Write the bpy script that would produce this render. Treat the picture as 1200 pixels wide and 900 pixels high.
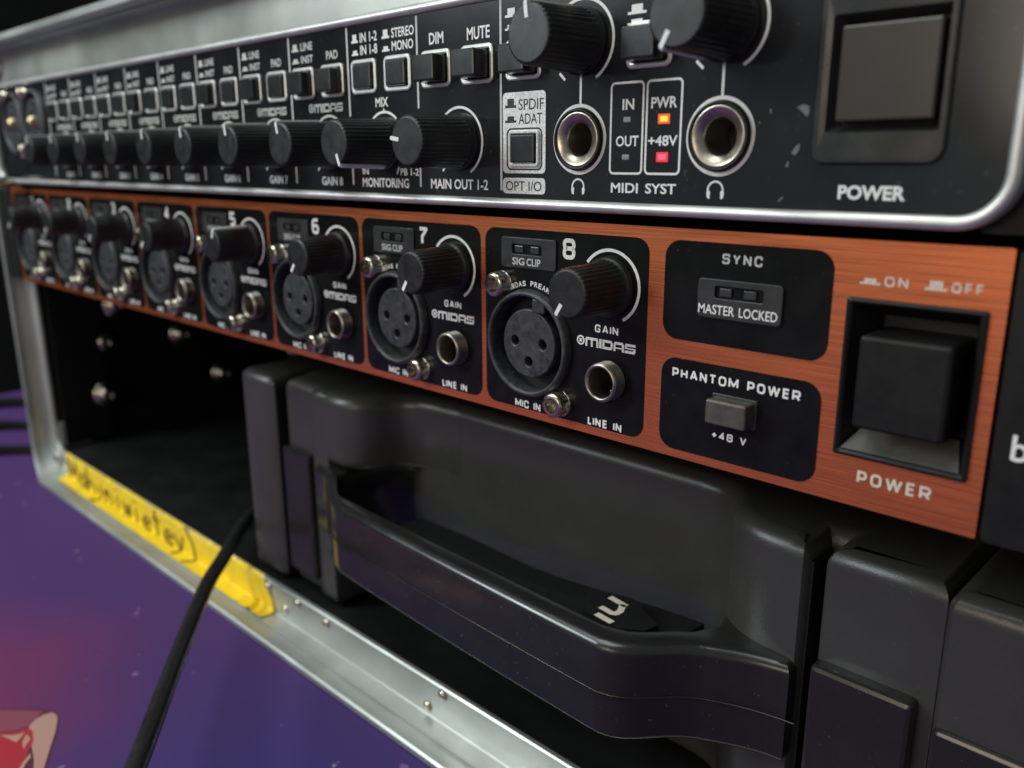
import bpy, math, random
from mathutils import Vector, Matrix, noise
random.seed(7)
for o in list(bpy.data.objects): bpy.data.objects.remove(o)
SC = bpy.context.scene
COL = SC.collection
S = 0.001                      # the scene is laid out in millimetres and written in metres
PI = math.pi

# ---------------------------------------------------------------- camera, world, lamps, exposure
cd = bpy.data.cameras.new('camera'); cam = bpy.data.objects.new('camera', cd); COL.objects.link(cam)
R_ = Vector((0.71962705, 0.69435249, -0.00339627)); U_ = Vector((-0.17450644, 0.18558842, 0.96700798)); F_ = Vector((-0.67207471, 0.69529243, -0.25472343))
CP = Vector((139.852, -135.480, 34.400))
m = Matrix.Identity(4)
for i in range(3): m[i][0], m[i][1], m[i][2], m[i][3] = R_[i], U_[i], -F_[i], CP[i]*S
cam.matrix_world = m
cd.sensor_width = 36; cd.lens = 36*1001.93/1200; cd.clip_start = 0.005; cd.clip_end = 20
cd.dof.use_dof = True; cd.dof.focus_distance = 0.172; cd.dof.aperture_fstop = 14.5
SC.camera = cam
w = bpy.data.worlds.new('World'); SC.world = w; w.use_nodes = True
bg = w.node_tree.nodes['Background']; bg.inputs[0].default_value = (0.80, 0.90, 0.94, 1); bg.inputs[1].default_value = 0.18
def area(name, loc, target, sx, sy, power, col):
    l = bpy.data.lights.new(name, 'AREA'); l.shape = 'RECTANGLE'; l.size = sx; l.size_y = sy; l.energy = power; l.color = col
    o = bpy.data.objects.new(name, l); COL.objects.link(o); o.location = loc
    o.rotation_euler = (Vector(target)-Vector(loc)).to_track_quat('-Z', 'Y').to_euler(); return o
area('ceiling_lamp', (-0.45, -0.60, 1.5), (-0.1, 0, 0), 1.1, 0.9, 14, (0.95, 1.0, 0.98))
area('warm_room_lamp', (0.03, -1.20, 0.25), (0.05, 0, 0), 0.50, 0.34, 2.2, (1.0, 0.84, 0.66))  # unseen lamp added to put a warm highlight on the copper
area('window_light', (-0.50, -0.54, 0.34), (-0.12, 0, -0.05), 0.24, 0.24, 2.7, (0.90, 0.98, 1.0))  # unseen key light added close at left to brighten the hard case recess
SC.view_settings.view_transform = 'Standard'; SC.view_settings.look = 'None'
SC.view_settings.exposure = 0.15; SC.view_settings.gamma = 1
SC.render.resolution_x = 1024; SC.render.resolution_y = 768

# ---------------------------------------------------------------- materials
def mat(name, col, rough=.5, metal=0., spec=.5, nscale=0, namt=0, bump=0, bscale=0, rvar=0, stretch=None, emit=None, estr=0, coat=0, dirt=0, trans=0):
    m = bpy.data.materials.new(name); m.use_nodes = True; nt = m.node_tree; N = nt.nodes; L = nt.links
    b = N['Principled BSDF']
    b.inputs['Base Color'].default_value = (*col, 1); b.inputs['Roughness'].default_value = rough; b.inputs['Metallic'].default_value = metal
    b.inputs['Specular IOR Level'].default_value = spec; b.inputs['Coat Weight'].default_value = coat; b.inputs['Coat Roughness'].default_value = .08
    if trans: b.inputs['Transmission Weight'].default_value = trans
    if emit: b.inputs['Emission Color'].default_value = (*emit, 1); b.inputs['Emission Strength'].default_value = estr
    geo = N.new('ShaderNodeNewGeometry')
    mp = N.new('ShaderNodeMapping'); L.new(geo.outputs['Position'], mp.inputs[0])
    if stretch: mp.inputs['Scale'].default_value = stretch
    def noise_(sc, det=4):
        n = N.new('ShaderNodeTexNoise'); n.inputs['Scale'].default_value = sc; n.inputs['Detail'].default_value = det; L.new(mp.outputs[0], n.inputs['Vector']); return n
    if nscale:
        n = noise_(nscale); r = N.new('ShaderNodeMapRange'); r.inputs[1].default_value = .3; r.inputs[2].default_value = .7
        r.inputs[3].default_value = 1-namt; r.inputs[4].default_value = 1+namt; L.new(n.outputs[0], r.inputs[0])
        mx = N.new('ShaderNodeMix'); mx.data_type = 'RGBA'; mx.blend_type = 'MULTIPLY'; mx.inputs[0].default_value = 1
        mx.inputs[6].default_value = (*col, 1); L.new(r.outputs[0], mx.inputs[7]); out = mx.outputs[2]
        if dirt:
            g = N.new('ShaderNodeTexNoise'); g.inputs['Scale'].default_value = 900; g.inputs['Detail'].default_value = 2; L.new(geo.outputs['Position'], g.inputs['Vector'])
            rr_ = N.new('ShaderNodeMapRange'); rr_.inputs[1].default_value = .70; rr_.inputs[2].default_value = .78; rr_.inputs[4].default_value = dirt; L.new(g.outputs[0], rr_.inputs[0])
            m2 = N.new('ShaderNodeMix'); m2.data_type = 'RGBA'; L.new(rr_.outputs[0], m2.inputs[0]); L.new(out, m2.inputs[6]); m2.inputs[7].default_value = (.35, .33, .3, 1); out = m2.outputs[2]
        L.new(out, b.inputs['Base Color'])
        if rvar:
            r2 = N.new('ShaderNodeMapRange'); r2.inputs[1].default_value = .3; r2.inputs[2].default_value = .7
            r2.inputs[3].default_value = max(.02, rough-rvar); r2.inputs[4].default_value = min(1, rough+rvar)
            n3 = noise_(nscale*.35, 5); L.new(n3.outputs[0], r2.inputs[0]); L.new(r2.outputs[0], b.inputs['Roughness'])
    if bump:
        n2 = noise_(bscale, 3); bp = N.new('ShaderNodeBump'); bp.inputs['Strength'].default_value = bump; bp.inputs['Distance'].default_value = .0001
        L.new(n2.outputs[0], bp.inputs['Height']); L.new(bp.outputs[0], b.inputs['Normal'])
    return m
M_ = dict(
 copper=mat('brushed_copper', (.95, .265, .105), .30, .88, .5, 1.6, .08, .03, 1.9, .10, stretch=(80, 300, 7500)),
 black=mat('black_lacquer', (.009, .009, .009), .19, 0, .2, 160, .3, .02, 2500, .05, dirt=.10),
 face=mat('charcoal_gloss_panel', (.017, .018, .019), .15, 0, .5, 90, .25, .02, 1800, .05, dirt=.12),
 rim=mat('satin_silver_rim', (.66, .66, .64), .42, .7, .5, 200, .1, .05, 3000, .05),
 knob=mat('black_knob_plastic', (.011, .011, .011), .42, 0, .5, 900, .3, .2, 5000, .1, dirt=.10),
 white=mat('white_print', (.86, .86, .84), .5, 0, .3, 2500, .12),
 greywhite=mat('grey_print', (.62, .62, .60), .5, 0, .3, 2500, .15),
 fadedprint=mat('faded_cream_print', (.80, .68, .58), .5, 0, .3, 2500, .2),
 silverprint=mat('silver_sparkle_print', (.72, .72, .70), .42, .25, .5, 3800, .35, .1, 4000),
 blackprint=mat('black_print', (.012, .012, .012), .4),
 plastic=mat('dark_grey_plastic', (.035, .035, .035), .35, 0, .5, 500, .2, .1, 4000, .1),
 button=mat('grey_button_plastic', (.024, .025, .026), .26, 0, .5, 500, .15, .06, 3000, .05),
 clearbtn=mat('smoky_translucent_plastic', (.085, .078, .066), .30, 0, .5, 600, .2, .1, 2500, .08, coat=.3),
 rocker=mat('grey_rocker_plastic', (.048, .045, .037), .24, 0, .5, 120, .06, .02, 2500, .03),
 xlr=mat('cast_socket_plastic', (.040, .041, .043), .45, 0, .5, 700, .5, .6, 2600, .12, dirt=.22),
 nickel=mat('nickel', (.46, .42, .35), .34, 1, .5, 700, .15, .1, 2500, .08),
 brass=mat('dull_brass', (.52, .42, .24), .35, 1, .5, 900, .3, .2, 2500, .1),
 thread=mat('dark_threaded_metal', (.16, .14, .12), .4, .9, .5, 900, .2, .1, 2500),
 steel=mat('zinc_bolt', (.60, .55, .45), .22, 1, .5, 900, .25, .2, 2500, .1),
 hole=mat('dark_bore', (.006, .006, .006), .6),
 ear=mat('black_rack_steel', (.009, .009, .009), .45, 0, .3, 600, .2, .25, 3500, .08),
 alu=mat('scuffed_aluminium', (.50, .52, .49), .42, .68, .5, 60, .12, .14, 900, .12, stretch=(1, 1, 1)),
 wood=mat('black_laminate', (.0045, .0045, .0045), .6, 0, .3, 120, .4, .2, 1200, .1),
 hardcase=mat('grained_case_plastic', (.047, .046, .044), .31, 0, .5, 120, .06, .35, 3400, .08, dirt=.10),
 handle=mat('smooth_handle_plastic', (.018, .017, .017), .21, 0, .6, 150, .12, .03, 1500, .08, dirt=.18),
 strap=mat('black_webbing', (.007, .0065, .0065), .7, 0, .25, 600, .3, .3, 2500),
 cream=mat('cream_print', (.74, .68, .56), .5, 0, .4, 900, .1),
 rubber=mat('black_rubber', (.016, .016, .016), .38, 0, .5, 500, .3, .3, 2200, .12),
 tape=mat('yellow_cloth_tape', (.90, .64, .02), .30, 0, .5, 90, .10, .35, 900, .1),
 ink=mat('brown_marker_ink', (.10, .055, .012), .5),
 wall=mat('dark_wall_paint', (.024, .025, .022), .8, 0, .3, 6, .2),
 lip=mat('matte_grey_lip', (.085, .083, .075), .5, 0, .4, 400, .15),  # lighter grey carries light from above in its colour
 led_off=mat('unlit_lens', (.30, .30, .31), .3),
 led_smoke=mat('smoked_lens', (.045, .045, .045), .25),
 led_orange=mat('lit_orange_lens', (1, .4, .05), .4, emit=(1, .33, .01), estr=1.7),
 glow_orange=mat('orange_lens_edge', (.4, .1, .02), .5, emit=(1, .10, .005), estr=.55), glow_red=mat('red_lens_edge', (.4, .03, .03), .5, emit=(1, .01, .04), estr=.6),  # emissive colours for the halos painted around the lit lenses
 led_red=mat('lit_red_lens', (1, .1, .1), .4, emit=(1, .05, .12), estr=1.6),
)

# ---------------------------------------------------------------- mesh helpers
class MB:
    def __init__(s): s.v = []; s.f = []; s.sm = []; s.k = 0
    def add(s, vs, fs, smooth=False):
        n = len(s.v); s.v += [tuple(v) for v in vs]; s.f += [tuple(i+n for i in f) for f in fs]; s.sm += [smooth]*len(fs)
    def box(s, x0, x1, y0, y1, z0, z1, b=0):
        if b <= 0:
            s.add([(x, y, z) for x in (x0, x1) for y in (y0, y1) for z in (z0, z1)], [(0,1,3,2),(4,6,7,5),(0,4,5,1),(2,3,7,6),(0,2,6,4),(1,5,7,3)]); return
        # front edges (towards -Y) rounded, back plain
        rings = []
        for (ins, y) in ((0, y1), (0, y0+b), (b*.3, y0+b*.3), (b, y0)):
            rings.append([(x, y, z) for x, z in rr(x0+ins, x1-ins, z0+ins, z1-ins, max(b*1.2-ins, .05), 3)])
        s.loft(rings, cap=True)
    def loft(s, rings, cap=False, closed=True, smooth=False):
        n = len(rings[0]); vs = [p for r in rings for p in r]; fs = []
        for i in range(len(rings)-1):
            for j in range(n if closed else n-1):
                a = i*n+j; b = i*n+(j+1) % n; fs.append((a, b, b+n, a+n))
        s.add(vs, fs, smooth)
        if cap:
            s.add(rings[0], [tuple(range(n))]); s.add(rings[-1], [tuple(range(n-1, -1, -1))])
    def lathe(s, prof, n=32, smooth=True, cx=0, cz=0, rf=None):
        # prof: (radius, y)
        rings = []
        for r, y in prof:
            rings.append([(cx+(r*(rf(j, r, y) if rf else 1))*math.cos(2*PI*j/n), y, cz+(r*(rf(j, r, y) if rf else 1))*math.sin(2*PI*j/n)) for j in range(n)])
        s.loft(rings, smooth=smooth)
    def disc(s, r, y, n=32, cx=0, cz=0):
        s.add([(cx+r*math.cos(2*PI*j/n), y, cz+r*math.sin(2*PI*j/n)) for j in range(n)], [tuple(range(n))])
    def tube(s, pts, r, n=12, cap=True):
        pts = [Vector(p) for p in pts]; up = Vector((0, 0, 1)); rings = []
        for i, p in enumerate(pts):
            t = (pts[min(i+1, len(pts)-1)]-pts[max(i-1, 0)]).normalized()
            a = t.cross(up)
            if a.length < .1: a = t.cross(Vector((1, 0, 0)))
            a.normalize(); b = a.cross(t)
            rad = r[i] if isinstance(r, (list, tuple)) else r
            rings.append([tuple(p+a*rad*math.cos(2*PI*j/n)+b*rad*math.sin(2*PI*j/n)) for j in range(n)])
        s.loft(rings, cap=cap, smooth=True)
    def ribbon(s, pts, hw, y, closed=False, thick=.05):
        # flat stroke in the XZ plane, a hair of ink thickness
        n = len(pts); m_ = n if closed else n-1
        dirs = [nrm(pts[(i+1) % n][0]-pts[i][0], pts[(i+1) % n][1]-pts[i][1]) for i in range(m_)]
        def corner(i):       # shared mitre at vertex i, or None where the turn is too sharp
            if not closed and (i <= 0 or i >= n-1): return None
            d1, d2 = dirs[i-1], dirs[i % m_]
            if d1[0]*d2[0]+d1[1]*d2[1] < -.15: return None
            mx, mz = -d1[1]-d2[1], d1[0]+d2[0]; l = math.hypot(mx, mz); mx /= l; mz /= l
            k = hw/max(.5, mx*-d1[1]+mz*d1[0]); return (mx*k, mz*k)
        for i in range(m_):
            y_ = y-.0028*(s.k % 17); s.k += 1; p, q = pts[i], pts[(i+1) % n]; d = dirs[i]; nn = (-d[1]*hw, d[0]*hw)
            ca, cb = corner(i if i or closed else 0), corner(i+1 if not closed else (i+1) % n)
            if ca is None and (i > 0 or closed): s.add([(p[0]+hw*math.cos(PI/4*t+.39), y_-.001, p[1]+hw*math.sin(PI/4*t+.39)) for t in range(8)], [tuple(range(8))])
            A = ca or nn; B = cb or nn
            s.add([(p[0]+A[0], y_, p[1]+A[1]), (q[0]+B[0], y_, q[1]+B[1]), (q[0]-B[0], y_, q[1]-B[1]), (p[0]-A[0], y_, p[1]-A[1])], [(0, 1, 2, 3)])
def nrm(a, b):
    l = math.hypot(a, b) or 1e-9; return (a/l, b/l)
def rr(x0, x1, z0, z1, r, n=5):
    r = max(0.01, min(r, (x1-x0)/2-1e-3, (z1-z0)/2-1e-3)); out = []
    for cx, cz, a0 in ((x1-r, z1-r, 0), (x0+r, z1-r, 90), (x0+r, z0+r, 180), (x1-r, z0+r, 270)):
        for k in range(n+1):
            a = math.radians(a0+90*k/n); out.append((cx+r*math.cos(a), cz+r*math.sin(a)))
    return out
def circ(cx, cz, r, n=32): return [(cx+r*math.cos(2*PI*k/n), cz+r*math.sin(2*PI*k/n)) for k in range(n)]
def arc(cx, cz, r, a0, a1, n=28): return [(cx+r*math.cos(math.radians(a0+(a1-a0)*k/n)), cz+r*math.sin(math.radians(a0+(a1-a0)*k/n))) for k in range(n+1)]

WORLD = {}   # world origin (mm) of every object that may carry children
def mesh_of(name, mb):
    me = bpy.data.meshes.new(name); me.from_pydata([(x*S, y*S, z*S) for x, y, z in mb.v], [], mb.f)
    me.polygons.foreach_set('use_smooth', mb.sm); me.update(); return me
def place(name, me, m, parent, loc):
    o = bpy.data.objects.new(name, me); COL.objects.link(o)
    if m is not None and not me.materials: me.materials.append(M_[m])
    p0 = WORLD[parent.name] if parent else (0, 0, 0)
    o.parent = parent; o.location = [(loc[i]-p0[i])*S for i in range(3)]; WORLD[o.name] = tuple(loc); return o
def obj(name, mb, m, parent=None, loc=None, label=None, kind=None):
    """one mesh object; with no loc its origin goes to the middle of its own shape"""
    if loc is None:
        mn = [min(v[i] for v in mb.v) for i in range(3)]; mx = [max(v[i] for v in mb.v) for i in range(3)]
        loc = [(mn[i]+mx[i])/2 for i in range(3)]; mb.v = [tuple(v[i]-loc[i] for i in range(3)) for v in mb.v]
    o = place(name, mesh_of(name, mb), m, parent, loc)
    if label: o['label'] = label
    if kind: o['kind'] = kind
    return o
def recalc(o):
    import bmesh
    b = bmesh.new(); b.from_mesh(o.data); bmesh.ops.remove_doubles(b, verts=b.verts, dist=1e-7); bmesh.ops.recalc_face_normals(b, faces=b.faces); b.to_mesh(o.data); b.free()
    o.data.set_sharp_from_angle(angle=math.radians(42))
def thing(name, label, cat, loc, group=None):
    o = bpy.data.objects.new(name, None); COL.objects.link(o); o.location = [c*S for c in loc]; o.empty_display_size = .02
    o['label'] = label; o['category'] = cat; WORLD[o.name] = tuple(loc)
    if group: o['group'] = group
    return o
def curve_mb(splines, thick, y_front, bevel=0, plane='XZ', res=2):
    """2D filled outline with holes -> slab.  XZ: front face at y_front, body behind it"""
    cu = bpy.data.curves.new('c', 'CURVE'); cu.dimensions = '2D'; cu.fill_mode = 'BOTH'; cu.extrude = max(thick/2-bevel, 0); cu.bevel_depth = bevel; cu.bevel_resolution = res
    cu.offset = -bevel
    for sp in splines:
        q = cu.splines.new('POLY'); q.points.add(len(sp)-1); q.use_cyclic_u = True
        for i, (x, z) in enumerate(sp): q.points[i].co = (x, z, 0, 1)
    o = bpy.data.objects.new('c', cu); me = bpy.data.meshes.new_from_object(o); mb = MB()
    if plane == 'XZ': mb.v = [(v.co.x, y_front+thick/2-v.co.z, v.co.y) for v in me.vertices]
    else: mb.v = [(v.co.x, v.co.y, y_front+thick/2+v.co.z) for v in me.vertices]     # plane XY, bottom at y_front
    mb.f = [tuple(p.vertices) for p in me.polygons]; mb.sm = [bool(bevel) and p.area < 1e9 and abs(p.normal.z) < .98 for p in me.polygons]
    bpy.data.objects.remove(o); bpy.data.curves.remove(cu); bpy.data.meshes.remove(me); return mb
def text_mb(body, x0, x1, z0, z1, y, bold=.0, mb=None, shear=0):
    """flat print fitted to a measured box on the panel"""
    cu = bpy.data.curves.new('t', 'FONT'); cu.body = body; cu.size = 1; cu.offset = bold; cu.resolution_u = 3; cu.shear = shear
    o = bpy.data.objects.new('t', cu); me = bpy.data.meshes.new_from_object(o)
    xs = [v.co.x for v in me.vertices]; ys = [v.co.y for v in me.vertices]; a, b, c, d = min(xs), max(xs), min(ys), max(ys)
    mb = mb or MB(); mb.add([(x0+(v.co.x-a)/(b-a)*(x1-x0), y, z0+(v.co.y-c)/(d-c)*(z1-z0)) for v in me.vertices], [tuple(p.vertices) for p in me.polygons])
    bpy.data.objects.remove(o); bpy.data.curves.remove(cu); bpy.data.meshes.remove(me); return mb

# squarish extended lettering drawn as strokes
G = {
 'A': (1.1, [([(0,0),(.46,1),(.54,1),(1,0)], 0, 0), ([(.2,.30),(.8,.30)], 0, 0)]),
 'C': (1, [([(1,.68),(1,1),(0,1),(0,0),(1,0),(1,.32)], 1, 0)]), 'D': (1, [([(0,0),(.82,0),(1,.18),(1,.82),(.82,1),(0,1)], 0, 1)]),
 'E': (.85, [([(1,1),(0,1),(0,0),(1,0)], 0, 0), ([(0,.52),(.92,.52)], 0, 0)]), 'F': (.8, [([(1,1),(0,1),(0,0)], 0, 0), ([(0,.5),(.9,.5)], 0, 0)]),
 'G': (1, [([(1,.72),(1,1),(0,1),(0,0),(1,0),(1,.46),(.55,.46)], 1, 0)]), 'H': (1, [([(0,0),(0,1)], 0, 0), ([(1,0),(1,1)], 0, 0), ([(0,.5),(1,.5)], 0, 0)]),
 'I': (.01, [([(.5,0),(.5,1)], 0, 0)]), 'K': (.95, [([(0,0),(0,1)], 0, 0), ([(.02,.48),(1,1)], 0, 0), ([(.3,.60),(1,0)], 0, 0)]),
 'L': (.75, [([(0,1),(0,0),(1,0)], 0, 0)]), 'M': (1.3, [([(0,0),(0,1),(.5,.15),(1,1),(1,0)], 0, 0)]), 'N': (1, [([(0,0),(0,1),(1,0),(1,1)], 0, 0)]),
 'O': (1.05, [([(0,0),(0,1),(1,1),(1,0)], 1, 1)]), 'P': (.95, [([(0,0),(0,1),(1,1),(1,.38),(0,.38)], 2, 0)]),
 'R': (1, [([(0,0),(0,1),(1,1),(1,.42),(0,.42)], 2, 0), ([(.5,.42),(1,0)], 0, 0)]),
 'S': (1, [([(1,.74),(1,1),(0,1),(0,.53),(1,.53),(1,0),(0,0),(0,.26)], 1, 0)]), 'T': (1, [([(0,1),(1,1)], 0, 0), ([(.5,1),(.5,0)], 0, 0)]),
 'V': (1.05, [([(0,1),(.5,0),(1,1)], 0, 0)]), 'W': (1.55, [([(0,1),(.25,0),(.5,1),(.75,0),(1,1)], 0, 0)]), 'Y': (1, [([(0,1),(.5,.45),(1,1)], 0, 0), ([(.5,.45),(.5,0)], 0, 0)]),
 '+': (.95, [([(0,.45),(1,.45)], 0, 0), ([(.5,.1),(.5,.8)], 0, 0)]),
 '1': (.35, [([(0,.8),(1,1),(1,0)], 0, 0)]), '2': (1, [([(0,.75),(0,1),(1,1),(1,.52),(0,.40),(0,0),(1,0)], 1, 0)]), '3': (1, [([(0,1),(1,1),(1,.52),(.3,.52)], 2, 0), ([(1,.52),(1,0),(0,0)], 2, 0)]),
 '4': (1, [([(1,.25),(0,.25),(.72,1),(.72,0)], 0, 0)]), '5': (1, [([(1,1),(0,1),(0,.55),(1,.55),(1,0),(0,0)], 2, 0)]),
 '6': (1, [([(1,1),(0,1),(0,0),(1,0),(1,.55),(0,.55)], 1, 0)]), '7': (1, [([(0,1),(1,1),(.35,.45),(.35,0)], 0, 0)]),
 '8': (1, [([(0,.53),(0,1),(1,1),(1,.53)], 1, 1), ([(0,0),(0,.53),(1,.53),(1,0)], 1, 1)]), ' ': (.55, []),
}
def rounded(pts, r, closed, right_only=False):
    out = []; n = len(pts); xm = max(p[0] for p in pts)
    for i, p in enumerate(pts):
        if (not closed and (i == 0 or i == n-1)) or (right_only and p[0] < xm-1e-6): out.append(p); continue
        a = pts[i-1]; c = pts[(i+1) % n]
        la = math.hypot(a[0]-p[0], a[1]-p[1]); lc = math.hypot(c[0]-p[0], c[1]-p[1]); q = min(r, la*.49, lc*.49)
        pa = (p[0]+(a[0]-p[0])/la*q, p[1]+(a[1]-p[1])/la*q); pc = (p[0]+(c[0]-p[0])/lc*q, p[1]+(c[1]-p[1])/lc*q)
        for k in range(6):
            t = k/5; out.append(((1-t)**2*pa[0]+2*t*(1-t)*p[0]+t*t*pc[0], (1-t)**2*pa[1]+2*t*(1-t)*p[1]+t*t*pc[1]))
    return out
def strokes(body, x0, x1, z0, z1, y, hw, mb=None, gap=.36, stripes=1, slope=0):
    mb = mb or MB(); h = z1-z0; ws = [G[c][0] for c in body]; gp = gap
    tot = sum(ws)+gp*(len(body)-1); u = (x1-x0)/tot; x = x0
    for c, wd in zip(body, ws):
        W = max(wd*u-2*hw, .001) if c != 'I' else .001
        xo = x+hw if c != 'I' else x+wd*u/2
        for pts, rd, closed in G[c][1]:
            P = [(xo+px*W, z0+hw+pz*(h-2*hw)) for px, pz in pts]
            if rd: P = rounded(P, h*.26, closed, rd == 2)
            mb.ribbon([(a, b+slope*(a-x0)) for a, b in P], hw, y, closed)
        x += (wd+gp)*u
    return mb
def logo(mb, x0, x1, z0, z1, y):
    """round emblem followed by five techno letters built from parallel lines"""
    h = z1-z0; r = h*.52; cx = x0+r; cz = (z0+z1)/2+h*.06
    mb.ribbon(circ(cx, cz, r*.86, 20), r*.15, y, True)
    for a in (45, 135):
        c, s_ = math.cos(math.radians(a))*r*.5, math.sin(math.radians(a))*r*.5; mb.ribbon([(cx-c, cz-s_), (cx+c, cz+s_)], r*.14, y)
    u = x1-x0-2*r-h*.12; x = x0+2*r+h*.12; rows = 7; rh_ = h/rows; st = .2
    full = [(0, 1)]; ends = [(0, st), (1-st, 1)]
    L5 = {'M': ([(.04, .96)], [(0, .98)], [(0, .15), (.42, .57), (.85, 1)], [(0, .15), (.42, .57), (.85, 1)], [(0, .15), (.42, .57), (.85, 1)], [(0, .15), (.42, .57), (.85, 1)], [(0, .15), (.42, .57), (.85, 1)]),
          'I': (full,)*7, 'D': ([(0, .9)], [(0, .98)], ends, ends, ends, [(0, .98)], [(0, .9)]), 'A': ([(.1, .9)], [(.02, .98)], ends, ends, full, ends, ends),
          'S': ([(.06, 1)], [(0, 1)], [(0, st)], full, [(1-st, 1)], [(0, 1)], [(0, .94)])}
    for c, wd in (('M', .265), ('I', .05), ('D', .205), ('A', .205), ('S', .205)):
        W = wd*u
        for k, row in enumerate(L5[c]):
            zt_ = z1-k*rh_
            for a, b in row: mb.add([(x+a*W, y, zt_-rh_*.80), (x+b*W, y, zt_-rh_*.80), (x+b*W, y, zt_), (x+a*W, y, zt_)], [(0, 1, 2, 3)])
        x += W+u*.0165
def icon(mb, x0, x1, z0, z1, y, tall):
    hz = z0+(z1-z0)*.28; mb.add([(x0, y, z0), (x1, y, z0), (x1, y, hz), (x0, y, hz)], [(0, 1, 2, 3)])
    a = x0+(x1-x0)*.2; b = x1-(x1-x0)*.2; t = z1 if tall else z0+(z1-z0)*.75
    mb.add([(a, y, hz), (b, y, hz), (b, y, t), (a, y, t)], [(0, 1, 2, 3)])

# ---------------------------------------------------------------- setting
def surf_material():
    m = bpy.data.materials.new('printed_purple_cloth'); m.use_nodes = True; nt = m.node_tree; N = nt.nodes; L = nt.links; b = N['Principled BSDF']
    geo = N.new('ShaderNodeNewGeometry')
    def dist(c, r0, r1):
        d = N.new('ShaderNodeVectorMath'); d.operation = 'DISTANCE'; L.new(wv.outputs[0], d.inputs[0]); d.inputs[1].default_value = c
        r = N.new('ShaderNodeMapRange'); r.interpolation_type = 'SMOOTHSTEP'; r.inputs[1].default_value = r0; r.inputs[2].default_value = r1; r.inputs[3].default_value = 1; r.inputs[4].default_value = 0
        L.new(d.outputs['Value'], r.inputs[0]); return r
    n = N.new('ShaderNodeTexNoise'); n.inputs['Scale'].default_value = 14; n.inputs['Detail'].default_value = 3; L.new(geo.outputs['Position'], n.inputs['Vector'])
    wv = N.new('ShaderNodeVectorMath'); wv.operation = 'MULTIPLY_ADD'; L.new(n.outputs['Color'], wv.inputs[0]); wv.inputs[1].default_value = (.05, .05, 0); L.new(geo.outputs['Position'], wv.inputs[2])
    def mix(fac, a, bcol):
        x = N.new('ShaderNodeMix'); x.data_type = 'RGBA'; L.new(fac.outputs[0], x.inputs[0])
        if isinstance(a, tuple): x.inputs[6].default_value = (*a, 1)
        else: L.new(a.outputs[2], x.inputs[6])
        x.inputs[7].default_value = (*bcol, 1); return x
    c = mix(dist((-.010, -.035, -.128), .0, .11), (.078, .038, .145), (.052, .040, .165))
    c = mix(dist((-.125, -.085, -.128), .0, .09), c, (.21, .034, .078))
    c = mix(dist((-.20, -.13, -.128), .01, .10), c, (.20, .036, .085))
    n2 = N.new('ShaderNodeTexNoise'); n2.inputs['Scale'].default_value = 130; n2.inputs['Detail'].default_value = 1; L.new(geo.outputs['Position'], n2.inputs['Vector'])
    r2 = N.new('ShaderNodeMapRange'); r2.inputs[1].default_value = .765; r2.inputs[2].default_value = .79; r2.inputs[4].default_value = .4; L.new(n2.outputs[0], r2.inputs[0])
    c = mix(r2, c, (.40, .24, .48))
    L.new(c.outputs[2], b.inputs['Base Color']); b.inputs['Roughness'].default_value = .6; b.inputs['Specular IOR Level'].default_value = .12
    n3 = N.new('ShaderNodeTexNoise'); n3.inputs['Scale'].default_value = 1500; L.new(geo.outputs['Position'], n3.inputs['Vector'])
    bp = N.new('ShaderNodeBump'); bp.inputs['Strength'].default_value = .15; bp.inputs['Distance'].default_value = .0001; L.new(n3.outputs[0], bp.inputs['Height']); L.new(bp.outputs[0], b.inputs['Normal'])
    return m
M_['cloth'] = surf_material()
mb = MB(); nx, ny = 60, 60; X0, X1, Y0, Y1 = -540., 500., -600., 440.
mb.add([(X0+(X1-X0)*i/nx, Y0+(Y1-Y0)*j/ny, -128+min(1, max(0, (math.hypot(X0+(X1-X0)*i/nx+80, Y0+(Y1-Y0)*j/ny+60)-150)/150))*1.1*(noise.noise(Vector((i*.21, j*.23, 0)))-.5)) for i in range(nx+1) for j in range(ny+1)],
       [(i*(ny+1)+j, (i+1)*(ny+1)+j, (i+1)*(ny+1)+j+1, i*(ny+1)+j+1) for i in range(nx) for j in range(ny)], True)
floor = obj('table_surface', mb, 'cloth', kind='structure')
M_['p_pink'] = mat('rose_print', (.24, .055, .09), .5); M_['p_red'] = mat('red_print', (.40, .02, .035), .5); M_['p_skin'] = mat('pale_peach_print', (.46, .26, .21), .5); M_['p_line'] = mat('maroon_print', (.10, .02, .045), .5)
FZ = -127.93; M_['p_fleck'] = mat('pale_violet_print', (.30, .22, .40), .6)
def flat(name, pts, m, z):
    mb = MB(); mb.add([(x, y, z) for x, y in pts], [tuple(range(len(pts)))]); return obj(name, mb, m, floor)
def unp(u, v, z):      # picture measurement -> point on the horizontal print
    d = F_+R_*((u-600)/1001.93)-U_*((v-450)/1001.93); t = (z-CP.z)/d.z; return (CP.x+d.x*t, CP.y+d.y*t)
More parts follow.
